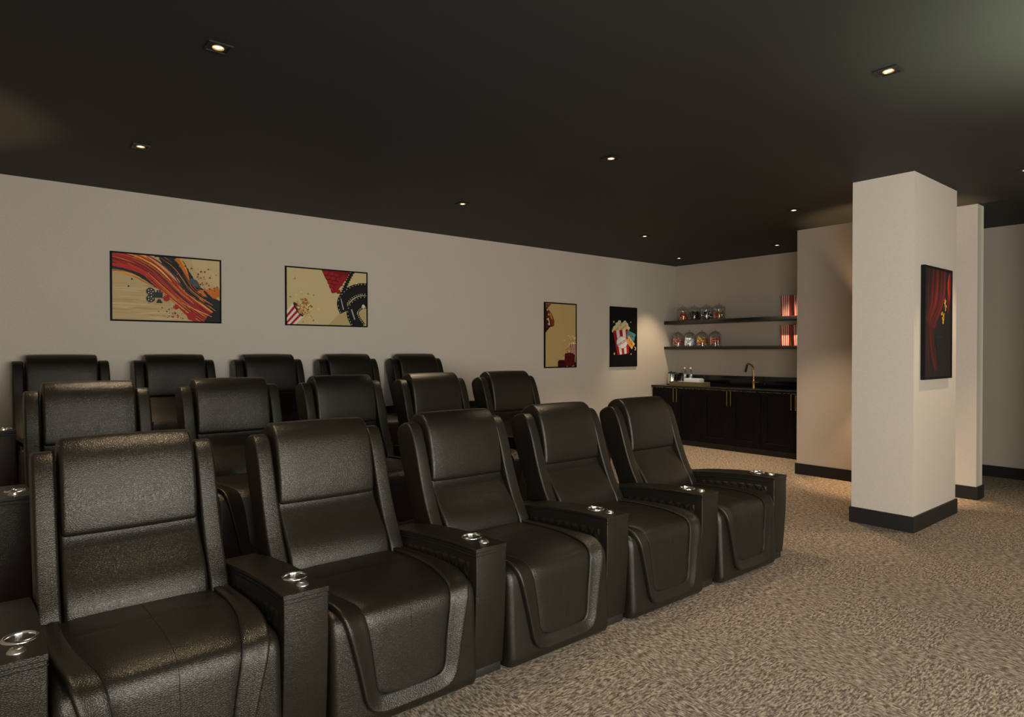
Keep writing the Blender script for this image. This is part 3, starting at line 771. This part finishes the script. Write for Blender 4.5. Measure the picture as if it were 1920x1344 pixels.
# ------------------------------------------------------------------ posters
class Art:
    """flat printed artwork; u to the right, v up, both 0..1"""
    def __init__(s, w, h): s.w, s.h, s.bm, s.ms, s.z = w, h, bmesh.new(), [], 0.0
    def m(s, c):
        key = tuple(c)
        for i, (k, mm) in enumerate(s.ms):
            if k == key: return i
        s.ms.append((key, mat('print_ink', srgb(*c), .55, spec=.25))); return len(s.ms)-1
    def poly(s, c, pts):
        s.z += 0.000025
        # clip to the sheet
        def clip(P_, f, ip):
            o = []
            for i in range(len(P_)):
                a, b_ = P_[i-1], P_[i]
                if f(b_):
                    if not f(a): o.append(ip(a, b_))
                    o.append(b_)
                elif f(a): o.append(ip(a, b_))
            return o
        for ax, lim, sg in ((0, 0, 1), (0, 1, -1), (1, 0, 1), (1, 1, -1)):
            if not pts: return
            f = lambda p: (p[ax]-lim)*sg >= -1e-9
            def ip(a, b_):
                t_ = (lim-a[ax])/(b_[ax]-a[ax]); return (a[0]+(b_[0]-a[0])*t_, a[1]+(b_[1]-a[1])*t_)
            pts = clip(pts, f, ip)
        if len(pts) < 3: return
        vs = [s.bm.verts.new((p[0]*s.w, -s.z, p[1]*s.h)) for p in pts]
        f = s.bm.faces.new(vs); f.material_index = s.m(c)
    def ell(s, c, u, v, r, r2=None, rot=0, n_=20, wob=0):
        r2 = r2 or r; P_ = []
        for k in range(n_):
            a = 2*PI*k/n_; q = 1+random.uniform(-wob, wob)
            x_, y_ = r*q*math.cos(a), r2*q*math.sin(a)
            P_.append((u+(x_*math.cos(rot)-y_*math.sin(rot))/s.w, v+(x_*math.sin(rot)+y_*math.cos(rot))/s.h))
        s.poly(c, P_)
    def stroke(s, c, pts, ws, it=3, jag=0):
        P_ = chaikin([(p[0]*s.w, p[1]*s.h, w) for p, w in zip(pts, ws)], it, closed=False)
        L_, R_ = [], []
        for i, p in enumerate(P_):
            a, b_ = P_[max(0, i-1)], P_[min(len(P_)-1, i+1)]
            d = Vector((b_[0]-a[0], b_[1]-a[1]))
            if d.length < 1e-9: continue
            d.normalize(); w = p[2]/2
            j1 = 1+random.uniform(-jag, jag); j2 = 1+random.uniform(-jag, jag)
            L_.append(((p[0]-d.y*w*j1)/s.w, (p[1]+d.x*w*j1)/s.h)); R_.append(((p[0]+d.y*w*j2)/s.w, (p[1]-d.x*w*j2)/s.h))
        z0 = s.z
        for i in range(len(L_)-1):
            s.z = z0; s.poly(c, [L_[i], L_[i+1], R_[i+1], R_[i]])
        s.z = z0+0.000025
    def text(s, c, txt, u, v, size, rot=0, bold=0):
        s.z += 0.000025
        cu = bpy.data.curves.new('t', 'FONT'); cu.body = txt; cu.size = size; cu.align_x = 'CENTER'; cu.align_y = 'CENTER'; cu.offset = bold
        to = bpy.data.objects.new('t', cu); COL.objects.link(to)
        dg = bpy.context.evaluated_depsgraph_get(); dg.update()
        me = to.evaluated_get(dg).to_mesh(); b2 = bmesh.new(); b2.from_mesh(me)
        mi = s.m(c); vm_ = {}
        for f in b2.faces:
            vs = []
            for vv in f.verts:
                if vv.index not in vm_:
                    x_, y_ = vv.co.x, vv.co.y
                    vm_[vv.index] = s.bm.verts.new((u*s.w+x_*math.cos(rot)-y_*math.sin(rot), -s.z, v*s.h+x_*math.sin(rot)+y_*math.cos(rot)))
                vs.append(vm_[vv.index])
            try: s.bm.faces.new(vs).material_index = mi
            except ValueError: pass
        b2.free(); to.to_mesh_clear() if hasattr(to, 'to_mesh_clear') else None
        bpy.data.objects.remove(to)
    def place(s, x0, y_, z0, fr, label, depth=.022, rim=True):
        """sheet's lower left corner at x0, z0 on the wall plane y = y_ (facing -y)"""
        root = empty('framed_poster', (x0, y_, z0)); tag(root, label, 'poster')
        ms = [mm for _, mm in s.ms]
        bmesh.ops.recalc_face_normals(s.bm, faces=s.bm.faces)
        for f in s.bm.faces:
            f.normal_update()
            if f.normal.y > 0: f.normal_flip()
        for v in s.bm.verts: v.co = Vector((v.co.x*(s.w-2*fr)/s.w+fr, v.co.y-depth+.006, v.co.z*(s.h-2*fr)/s.h+fr))
        obj('print', s.bm, ms, root, smooth=False, recalc=False)
        bm = bmesh.new(); d0 = -depth
        if rim:
            for (a, b_, c_, d) in ((0, s.w, 0, fr), (0, s.w, s.h-fr, s.h), (0, fr, fr, s.h-fr), (s.w-fr, s.w, fr, s.h-fr)):
                box(bm, a, b_, d0, -.0005, c_, d)
        box(bm, fr*.6, s.w-fr*.6, d0+.008, -.001, fr*.6, s.h-fr*.6)
        obj('frame', bm, M['frame'], root, smooth=False)
def rp(pts, c, a, sx=1, sy=1):
    return [(c[0]+(p[0]*math.cos(a)-p[1]*math.sin(a))*sx, c[1]+(p[0]*math.sin(a)+p[1]*math.cos(a))*sy) for p in pts]
def spots(A_, c, n_, u0, u1, v0, v1, r0, r1, f=None):
    for _ in range(n_):
        u, v = random.uniform(u0, u1), random.uniform(v0, v1)
        if f and not f(u, v): continue
        r = random.uniform(r0, r1); A_.ell(c, u, v, r, r*random.uniform(.7, 1.2), random.uniform(0, 3), 9, .15)

# poster A: paint swoosh with film camera
NAVY = (22, 30, 36); RED = (170, 28, 20); DRED = (110, 14, 14); ORG = (205, 110, 30); YLO = (225, 160, 60); TAN = (196, 168, 118); TEAL = (58, 84, 88)
A = Art(1.053, .70); A.poly(TAN, [(0, 0), (1, 0), (1, 1), (0, 1)])
for k in range(46):
    u, v = random.uniform(-.05, .45), random.uniform(.02, .6)
    A.stroke(random.choice([(188, 158, 108), (202, 176, 128), (182, 152, 104), (206, 182, 136)]), [(u, v), (u+.12, v+random.uniform(-.01, .01)), (u+.25, v+random.uniform(-.02, .02))], [.003, random.uniform(.008, .03), .003], jag=.2)
A.poly((204, 180, 130), [(.72, 1), (1, 1), (1, .55), (.86, .66), (.74, .86)])
A.stroke((186, 110, 50), [(0, .74), (.18, .72), (.33, .6), (.46, .47)], [.02, .07, .07, .03], jag=.1)
A.stroke(YLO, [(.02, .72), (.2, .70), (.36, .56), (.5, .42)], [.01, .03, .03, .01], jag=.1)
A.stroke(TEAL, [(0, .78), (.14, .78), (.22, .72)], [.04, .05, .02], jag=.1)
A.stroke(NAVY, [(-.02, .86), (.2, .80), (.4, .62), (.6, .42), (.8, .2), (1.02, -.05)], [.12, .12, .14, .16, .22, .4], jag=.05)
A.stroke(NAVY, [(.38, 1.02), (.56, .92), (.66, .7), (.72, .52), (.86, .36), (1.02, .22)], [.10, .18, .14, .16, .14, .12], jag=.08)
A.poly((188, 170, 130), [(.36, .98), (.41, .99), (.46, .84), (.41, .86)])
A.stroke(ORG, [(.58, 1.0), (.64, .88), (.68, .72), (.70, .62)], [.06, .05, .035, .01], jag=.1)
A.stroke(YLO, [(.61, .99), (.655, .88), (.685, .76)], [.012, .02, .006])
A.stroke(RED, [(-.03, 1.0), (.16, .94), (.34, .78), (.5, .52), (.66, .32), (.82, .1), (.9, -.05)], [.16, .15, .13, .14, .2, .24, .2], jag=.05)
A.stroke((190, 36, 22), [(.0, .83), (.16, .80), (.3, .72), (.42, .58)], [.035, .05, .05, .02], jag=.12)
A.stroke(DRED, [(.0, .92), (.2, .88), (.38, .7), (.5, .56)], [.03, .03, .03, .01], jag=.1)
A.stroke(ORG, [(.2, .99), (.36, .86), (.5, .66), (.64, .42), (.74, .28)], [.05, .10, .10, .07, .01], jag=.06)
A.stroke(YLO, [(.24, .97), (.38, .84), (.5, .66), (.6, .48)], [.02, .05, .05, .01], jag=.1)
for k in range(60):
    o_ = random.gauss(0, .055); q = random.uniform(0, .5)
    c_ = random.choice([RED, DRED, ORG, YLO, NAVY, (200, 60, 24), (150, 30, 20), (228, 150, 60)])
    P_ = [(.02, .97), (.18, .92), (.34, .79), (.48, .58), (.62, .38), (.76, .2), (.9, .04)]
    i0 = random.randrange(4); P_ = [(p[0]+o_*.7, p[1]+o_) for p in P_[i0:i0+4]]
    A.stroke(c_, P_, [.002, random.uniform(.004, .014), random.uniform(.004, .014), .002], jag=.15)
for k in range(26):
    o_ = random.gauss(0, .03)
    P_ = [(.44, .98), (.56, .86), (.64, .68), (.70, .52), (.82, .38), (.96, .26)]
    i0 = random.randrange(3); P_ = [(p[0]+o_, p[1]+o_*.6) for p in P_[i0:i0+4]]
    A.stroke(random.choice([NAVY, (14, 18, 22), (40, 52, 56), ORG, NAVY]), P_, [.002, random.uniform(.005, .016), random.uniform(.004, .012), .002], jag=.15)
A.poly((20, 16, 18), [(.84, .0), (.88, .10), (.94, .17), (1, .20), (1, 0)])
A.stroke((236, 196, 110), [(.33, .9), (.42, .80), (.53, .62)], [.006, .018, .004])
A.stroke(RED, [(.3, .98), (.46, .78), (.6, .5), (.72, .34)], [.008, .016, .016, .006])
A.stroke((230, 190, 110), [(.68, .24), (.8, .16), (.92, .08)], [.004, .008, .004]); A.stroke(YLO, [(.62, .3), (.76, .18), (.86, .08)], [.004, .006, .003])
A.stroke(ORG, [(.78, .50), (.88, .44), (1.0, .5)], [.03, .09, .12], jag=.25)
A.stroke(NAVY, [(.84, .5), (.92, .36), (.97, .26)], [.02, .04, .06], jag=.3)
A.stroke(TEAL, [(.70, .66), (.75, .62), (.79, .56)], [.05, .08, .03], jag=.15)
for u, v, r in ((.48, .35, .034), (.57, .22, .028), (.56, .12, .012), (.44, .20, .008), (.72, .08, .05)): A.ell(RED, u, v, r, r, 0, 16, .08)
spots(A, RED, 34, .72, .98, .5, .86, .003, .011); spots(A, RED, 20, .5, .72, .04, .2, .002, .008); spots(A, NAVY, 26, .44, .72, .03, .2, .002, .006)
spots(A, ORG, 18, .3, .6, .06, .4, .003, .009); spots(A, NAVY, 16, .7, .95, .5, .85, .002, .006); spots(A, YLO, 24, .3, .98, .1, .9, .002, .006)
for u, v in ((.17, .62), (.14, .51), (.66, .88)): A.ell(NAVY, u, v, .009)
CAM = (30, 44, 46)
for (u, v) in ((.335, .445), (.335, .335)):
    A.ell(CAM, u, v, .042, .042, 0, 24)
    for k in range(5): A.ell(TAN, u+.023*math.cos(k*1.2566)/1.053, v+.023*math.sin(k*1.2566)/.70, .0075, .0075, 0, 10)
    A.ell(TAN, u, v, .004, .004, 0, 8)
A.poly(CAM, [(.375, .44), (.445, .44), (.445, .35), (.375, .35)]); A.poly(CAM, [(.39, .47), (.405, .47), (.405, .44), (.39, .44)])
A.poly(CAM, [(.412, .48), (.428, .47), (.428, .44), (.412, .44)]); A.poly(CAM, [(.40, .33), (.425, .33), (.44, .28), (.39, .28)]); A.poly(CAM, [(.39, .29), (.44, .29), (.445, .27), (.385, .27)])
A.poly(CAM, [(.36, .42), (.38, .42), (.38, .36), (.36, .36)])
A.place(1.034, YW, 1.9675, .016, 'wide framed poster of red, orange and black paint swoosh with small film camera')

# popcorn helper
def kernels(A_, n_, fn, r0, r1, cols):
    for _ in range(n_):
        u, v = fn(); r = random.uniform(r0, r1); A_.ell(random.choice(cols), u, v, r, r*random.uniform(.7, 1), random.uniform(0, 3), 8, .25)
PC = [(206, 160, 90), (178, 122, 50), (230, 196, 136), (150, 92, 34)]
# poster B
B = Art(1.059, .70); B.poly((206, 184, 132), [(0, 0), (1, 0), (1, 1), (0, 1)])
B.poly((188, 164, 112), [(.5, 0), (1, 0), (1, .5), (.7, .3)])
B.poly((120, 12, 14), [(.42, 1), (.80, 1), (.74, .88), (.66, .72), (.60, .60), (.575, .60), (.54, .72), (.47, .84)])
for i in range(5):
    for j in range(3-(i > 2)):
        u = .47+j*.07+i*.022; v = .95-i*.078-j*.01
        B.poly((158, 24, 24), [(u-.03, v+.03), (u+.028, v+.03), (u+.032, v-.025), (u-.02, v-.03)]); B.poly((96, 8, 10), [(u-.02, v-.03), (u+.032, v-.025), (u+.03, v-.042), (u-.014, v-.045)])
for i in range(5): B.ell((150, 20, 24), .70-i*.032, .88-i*.062, .042-i*.004, .036, -.7, 16)
def film(A_, pts, w, per=True):
    A_.stroke((18, 18, 18), pts, [w]*len(pts))
    P_ = chaikin([(p[0]*A_.w, p[1]*A_.h) for p in pts], 3, closed=False)
    if per:
        acc = 0
        for a, b_ in zip(P_, P_[1:]):
            acc += math.dist(a, b_)
            if acc > .030:
                acc = 0; d = Vector((b_[0]-a[0], b_[1]-a[1])).normalized(); an = math.atan2(d.y, d.x)
                for sg in (-1, 1):
                    c_ = (b_[0]-d.y*sg*w*.40, b_[1]+d.x*sg*w*.40)
                    q = rp([(-.006, -.005), (.006, -.005), (.006, .005), (-.006, .005)], (0, 0), an)
                    A_.poly((214, 196, 150), [((c_[0]+x_)/A_.w, (c_[1]+y_)/A_.h) for x_, y_ in q])
film(B, [(.82, 1.02), (.76, .86), (.70, .66), (.66, .52)], .055)
film(B, [(1.02, .70), (.90, .70), (.76, .60), (.67, .42), (.72, .26)], .16)
film(B, [(1.02, .46), (.90, .44), (.80, .28), (.84, .10), (.92, -.04)], .17)
B.poly((190, 186, 176), [(.655, .50), (.665, .50), (.70, .30), (.69, .29)]); B.poly((170, 166, 158), [(.79, .30), (.805, .31), (.85, .12), (.835, .11)])
B.ell((226, 214, 190), .955, .37, .022, .026, 0, 12, .2); B.ell((180, 150, 90), .95, .36, .008); B.ell((226, 214, 190), .87, .80, .012, .01, 0, 10, .2)
B.ell((196, 170, 120), .09, .82, .024, .024, 0, 12, .25); B.ell((150, 110, 60), .095, .81, .010, .008, 0, 8, .2); B.ell((220, 200, 160), .075, .83, .011, .01, 0, 8, .2)
for k in range(7):
    a, b_ = k/7, (k+1)/7
    p0 = (.065+.145*a, .365-.21*a); p1 = (.065+.145*b_, .365-.21*b_)
    B.poly((176, 20, 28) if k % 2 else (228, 218, 202), [p0, p1, (p1[0]*.8-.13, p1[1]*.8-.22), (p0[0]*.8-.13, p0[1]*.8-.22)])
B.ell((60, 24, 12), .135, .265, .105, .030, -.98, 24)
kernels(B, 130, lambda: (lambda a, q: (.20+q*.095*math.cos(a), .31+q*.15*math.sin(a)))(random.uniform(0, 6.28), math.sqrt(random.random())), .008, .015, PC)
kernels(B, 16, lambda: (random.uniform(.14, .32), random.uniform(.04, .56)), .006, .012, PC)
for u, v in ((.04, .48), (.11, .52), (.17, .57), (.25, .55), (.38, .285), (.315, .08), (.19, .04)): B.ell(random.choice(PC[:3]), u, v, .014, .012, 0, 9, .25)
B.place(2.80, YW, 1.968, .016, 'wide framed poster with spilled popcorn, red seats and curling film strip')

# poster C
C_ = Art(.719, 1.05); C_.poly((190, 160, 104), [(0, 0), (1, 0), (1, 1), (0, 1)])
C_.poly((120, 66, 40), [(0, .995), (.20, .995), (.12, .95), (.04, .90), (0, .92)])
C_.poly((72, 22, 14), [(0, .93), (.07, .93), (.17, .86), (.24, .80), (.29, .72), (.28, .645), (.16, .63), (.10, .60), (.02, .54), (0, .55)])
C_.poly((128, 52, 26), [(.08, .92), (.16, .86), (.22, .80), (.27, .72), (.27, .65), (.20, .65), (.16, .74), (.10, .84)])
C_.poly((206, 120, 60), [(.15, .86), (.21, .80), (.24, .75), (.19, .76), (.14, .82)])
for k in range(4): C_.poly((188, 168, 128), rp([(-.022, -.015), (.022, -.015), (.022, .015), (-.022, .015)], (.07+.035*(k % 2), .90-.075*k), .3))
C_.stroke((40, 16, 10), [(0, .62), (.06, .58), (.10, .62), (.17, .66)], [.03, .03, .03, .02])
C_.poly((206, 180, 120), [(.08, .76), (.11, .78), (.155, .66), (.13, .65)])
kernels(C_, 120, lambda: (lambda t_: (1.0-.30*t_-random.uniform(-.02, .16)*1.0, .46-.36*t_+random.uniform(-.05, .05)))(random.random()), .009, .017, [(208, 178, 110), (182, 142, 80), (228, 206, 150), (150, 104, 54)])
kernels(C_, 30, lambda: (random.uniform(.78, 1), random.uniform(.37, .47)), .012, .02, [(228, 206, 150), (208, 178, 110), (182, 142, 80)])
for u, v in ((.76, .50), (.62, .42), (.90, .49), (.80, .47)): C_.ell((224, 200, 140), u, v, .016, .014, 0, 9, .25)
C_.poly((214, 196, 160), [(.80, .37), (1, .37), (1, .15), (.84, .15)])
for k in range(3): C_.poly((140, 24, 22), [(.81+.072*k, .365), (.845+.072*k, .365), (.865+.06*k, .15), (.835+.06*k, .15)])
C_.ell((226, 208, 164), .90, .372, .075, .008, 0, 20)
dr = (84, 10, 18)
C_.poly((54, 6, 12), [(.40, 0), (.40, .08), (.44, .105), (.66, .105), (.66, 0)])
C_.poly(dr, chaikin([(.62, .0), (.62, .17), (.66, .22), (.92, .22), (.97, .17), (.97, 0)], 2))
C_.poly((60, 6, 12), [(.55, 0), (.55, .05), (.60, .07), (.68, .06), (.68, 0)]); C_.poly((60, 6, 12), [(.94, 0), (.94, .06), (1, .07), (1, 0)])
for (u, v) in ((.71, .165), (.79, .165), (.87, .165), (.71, .09), (.79, .09), (.87, .09)): C_.ell((40, 4, 8), u, v, .007); C_.ell((118, 20, 28), u, v+.012, .014, .005, 0, 10)
C_.place(6.925, YW, 1.3945, .020, 'tall framed tan poster with film reel, popcorn and red armchair in its corners')

# poster D : popcorn bag and tickets on black
D = Art(.718, 1.057); D.poly((8, 7, 8), [(0, 0), (1, 0), (1, 1), (0, 1)])
cr_ = (214, 196, 156); yl = (206, 164, 92)
for (u, v) in ((.16, .64), (.24, .70), (.33, .74), (.44, .70), (.54, .74), (.62, .70), (.66, .65), (.22, .63), (.34, .64), (.46, .64), (.56, .65), (.30, .68), (.50, .70), (.12, .61)):
    D.ell(cr_, u, v, .052, .045, random.random(), 12, .18)
for (u, v) in ((.37, .70), (.27, .64), (.42, .63), (.56, .69), (.60, .63), (.20, .62), (.48, .66)): D.ell(yl, u, v, .03, .026, random.random(), 10, .2)
TL, TR, BL, BR = (.09, .585), (.68, .62), (.26, .19), (.70, .22)
for k in range(5):
    a, b_ = k/5, (k+1)/5
    lp = lambda p, q, t_: (p[0]+(q[0]-p[0])*t_, p[1]+(q[1]-p[1])*t_)
    c_ = (168, 22, 32) if k % 2 == 0 else (222, 212, 200)
    t0, t1 = lp(TL, TR, a), lp(TL, TR, b_); tm = ((t0[0]+t1[0])/2, (t0[1]+t1[1])/2+.02)
    D.poly(c_, [lp(BL, BR, a), lp(BL, BR, b_), t1, (t1[0]*.75+tm[0]*.25, t1[1]*.4+tm[1]*.6), tm, (t0[0]*.75+tm[0]*.25, t0[1]*.4+tm[1]*.6), t0])
D.ell((60, 130, 140), .43, .405, .152, .112, 0, 36); D.ell((226, 218, 208), .43, .405, .145, .105, 0, 36)
D.text((140, 24, 30), 'POPCORN', .44, .40, .062, .42, .0012)
def ticket(A_, c, u, v, rot, ink, txt):
    P_ = []
    w, h = .115, .066
    base = [(-w, h), (-w*.0, h), (w, h), (w, h*.35), (w*.9, 0), (w, -h*.35), (w, -h), (-w, -h), (-w, -h*.35), (-w*.9, 0), (-w, h*.35)]
    A_.poly(c, [(u+x_/A_.w, v+y_/A_.h) for x_, y_ in rp(base, (0, 0), rot)])
    A_.text(ink, txt, u, v, .058, rot, .001)
    for sg in (1, -1):
        q = rp([(-w*.6, sg*h*.62-.004), (w*.6, sg*h*.62-.004), (w*.6, sg*h*.62+.004), (-w*.6, sg*h*.62+.004)], (0, 0), rot)
        A_.poly(ink, [(u+x_/A_.w, v+y_/A_.h) for x_, y_ in q])
ticket(D, (30, 140, 150), .78, .525, -.32, (130, 40, 50), 'CINEMA'); ticket(D, (214, 168, 96), .755, .405, -.72, (150, 70, 40), 'CINEMA')
def star(A_, u, v, r, c=(214, 176, 96)):
    A_.poly(c, [(u+(r if k % 2 == 0 else r*.38)*math.cos(PI/2+k*PI/5)/A_.w, v+(r if k % 2 == 0 else r*.38)*math.sin(PI/2+k*PI/5)/A_.h) for k in range(10)])
star(D, .12, .75, .030); star(D, .77, .755, .022); star(D, .14, .215, .034); star(D, .78, .205, .020, (220, 204, 160))
D.stroke((224, 196, 140), [(.91, .33), (.96, .32), (.96, .28), (.92, .275)], [.006, .022, .022, .006])
D.place(8.470, YW, 1.388, .012, 'tall black poster of striped popcorn bag with two cinema tickets', rim=True)

# poster E : curtain painting on the column
E_ = Art(.752, 1.063); E_.poly((16, 12, 13), [(0, 0), (1, 0), (1, 1), (0, 1)])
E_.stroke((84, 10, 8), [(1.0, 1.0), (.93, .88), (.9, .74), (.88, .60)], [.10, .13, .09, .02]); E_.stroke((170, 30, 18), [(.92, .97), (.88, .88), (.90, .80), (.93, .74)], [.02, .05, .04, .01]); E_.stroke((150, 24, 14), [(.84, .9), (.93, .82), (.90, .72)], [.01, .03, .01])
dk = lambda c_: tuple(int(v*.72) for v in c_)
folds = [((.14, 1.02), (.10, .74), (.05, .58), .09, (58, 8, 10)), ((.30, 1.02), (.26, .76), (.10, .55), .10, (92, 12, 14)), ((.46, 1.02), (.44, .78), (.16, .52), .10, (112, 16, 18)), ((.62, 1.02), (.60, .76), (.24, .50), .10, (74, 10, 12)), ((.74, 1.02), (.72, .78), (.34, .49), .08, (104, 14, 16))]
for a, b_, c2_, w, c_ in folds:
    c_ = dk(c_)
    E_.stroke(c_, [a, b_, ((b_[0]+c2_[0])/2+.05, (b_[1]+c2_[1])/2), c2_], [w*.8, w, w*.9, w*.5])
    E_.stroke((c_[0]+40, c_[1]+8, c_[2]+8), [(a[0]+.012, a[1]), (b_[0]+.012, b_[1]), ((b_[0]+c2_[0])/2+.06, (b_[1]+c2_[1])/2), c2_], [.008, .020, .016, .004])
E_.stroke((70, 8, 10), [(.02, .56), (.16, .50), (.30, .46), (.44, .49)], [.05, .08, .06, .02]); E_.stroke((48, 6, 8), [(.03, .52), (.18, .45), (.34, .43)], [.02, .04, .03])
for a, b_, c2_, w, c_ in [((.10, .47), (.10, .25), (.18, .02), .07, (58, 8, 10)), ((.18, .45), (.24, .24), (.40, .06), .08, (96, 14, 16)), ((.24, .44), (.34, .26), (.46, .06), .05, (70, 10, 12)), ((.04, .46), (.04, .2), (.06, .0), .06, (44, 6, 8))]:
    c_ = dk(c_); E_.stroke(c_, [a, b_, c2_], [w*.5, w, w*.7]); E_.stroke((c_[0]+30, c_[1]+8, c_[2]+8), [a, b_, c2_], [.004, .012, .006])
for k in range(46):
    t_ = random.random(); u = .76+random.gauss(0, .022); v = (.62+.13*t_) if k % 2 else (.50+.10*t_)
    u = u-.08 if not k % 2 else u
    E_.ell(random.choice([(206, 150, 40), (160, 100, 24), (226, 180, 70)]), u, v, random.uniform(.003, .010), random.uniform(.006, .018), 0, 8, .3)
for P_ in ([(.42, .42), (.44, .36), (.40, .32), (.46, .28), (.50, .20), (.46, .14)], [(.42, .36), (.56, .38), (.70, .36), (.72, .32), (.66, .30)], [(.46, .34), (.52, .30), (.58, .34), (.62, .28)], [(.40, .40), (.48, .37), (.56, .35)], [(.44, .30), (.52, .24), (.54, .14), (.52, .06)]):
    E_.stroke((24, 44, 50), P_, [.004]+[.009]*(len(P_)-2)+[.003])
spots(E_, (140, 60, 20), 22, .45, .95, .05, .4, .001, .003)
E_.place(6.727, 2.205, 1.390, .020, 'tall dark painting of red curtain and gold flecks hung on the white column', depth=.035)

# ------------------------------------------------------------------ light
def area(name, loc, rot, sx, sy, e, col):
    L_ = bpy.data.lights.new(name, 'AREA'); L_.shape = 'RECTANGLE'; L_.size = sx; L_.size_y = sy; L_.energy = e; L_.color = col
    o = bpy.data.objects.new(name, L_); COL.objects.link(o); o.location = loc; o.rotation_euler = rot; return o
# daylight arriving through the unseen front window
area('window_daylight', ((WX0+WX1)/2, YF-.04, (WZ0+WZ1)/2), (PI/2, 0, 0), WX1-WX0-.1, WZ1-WZ0-.1, 325, (0.98, 1.0, 0.95))
area('side_fill', (XL-.04, (LY0+LY1)/2, (WZ0+WZ1)/2), (PI/2, 0, -PI/2), LY1-LY0-.1, WZ1-WZ0-.1, 185, (1.0, 1.0, 0.97))  # added fill from the left for the column side
area('corridor_fill', (9.55, YF-.04, 2.0), (PI/2, 0, 0), 1.05, 1.9, 48, (0.80, 1.0, 0.80))  # added greenish fill that lifts the dark corridor wall
w = bpy.data.worlds.new('world'); SC.world = w; w.use_nodes = True
w.node_tree.nodes['Background'].inputs[0].default_value = (.55, .7, .72, 1); w.node_tree.nodes['Background'].inputs[1].default_value = .6

# ------------------------------------------------------------------ camera
cam = bpy.data.cameras.new('camera'); co = bpy.data.objects.new('camera', cam); COL.objects.link(co)
cam.sensor_width = 36; cam.lens = 36*1213.13/1920; cam.clip_start = .05
rt = Vector((0.770614298, -0.637301437, -0.000694335942)); up = Vector((0.00688337, 0.00723382, 0.99995014)); fw = Vector((0.63726464, 0.77058066, -0.00996127))
mw = Matrix((rt, up, -fw)).transposed().to_4x4(); mw.translation = Vector((0, 0, 1.65)); co.matrix_world = mw
SC.camera = co
SC.view_settings.view_transform = 'Standard'; SC.view_settings.look = 'None'; SC.view_settings.gamma = 1; SC.view_settings.use_curve_mapping = False
SC.view_settings.exposure = 0.13
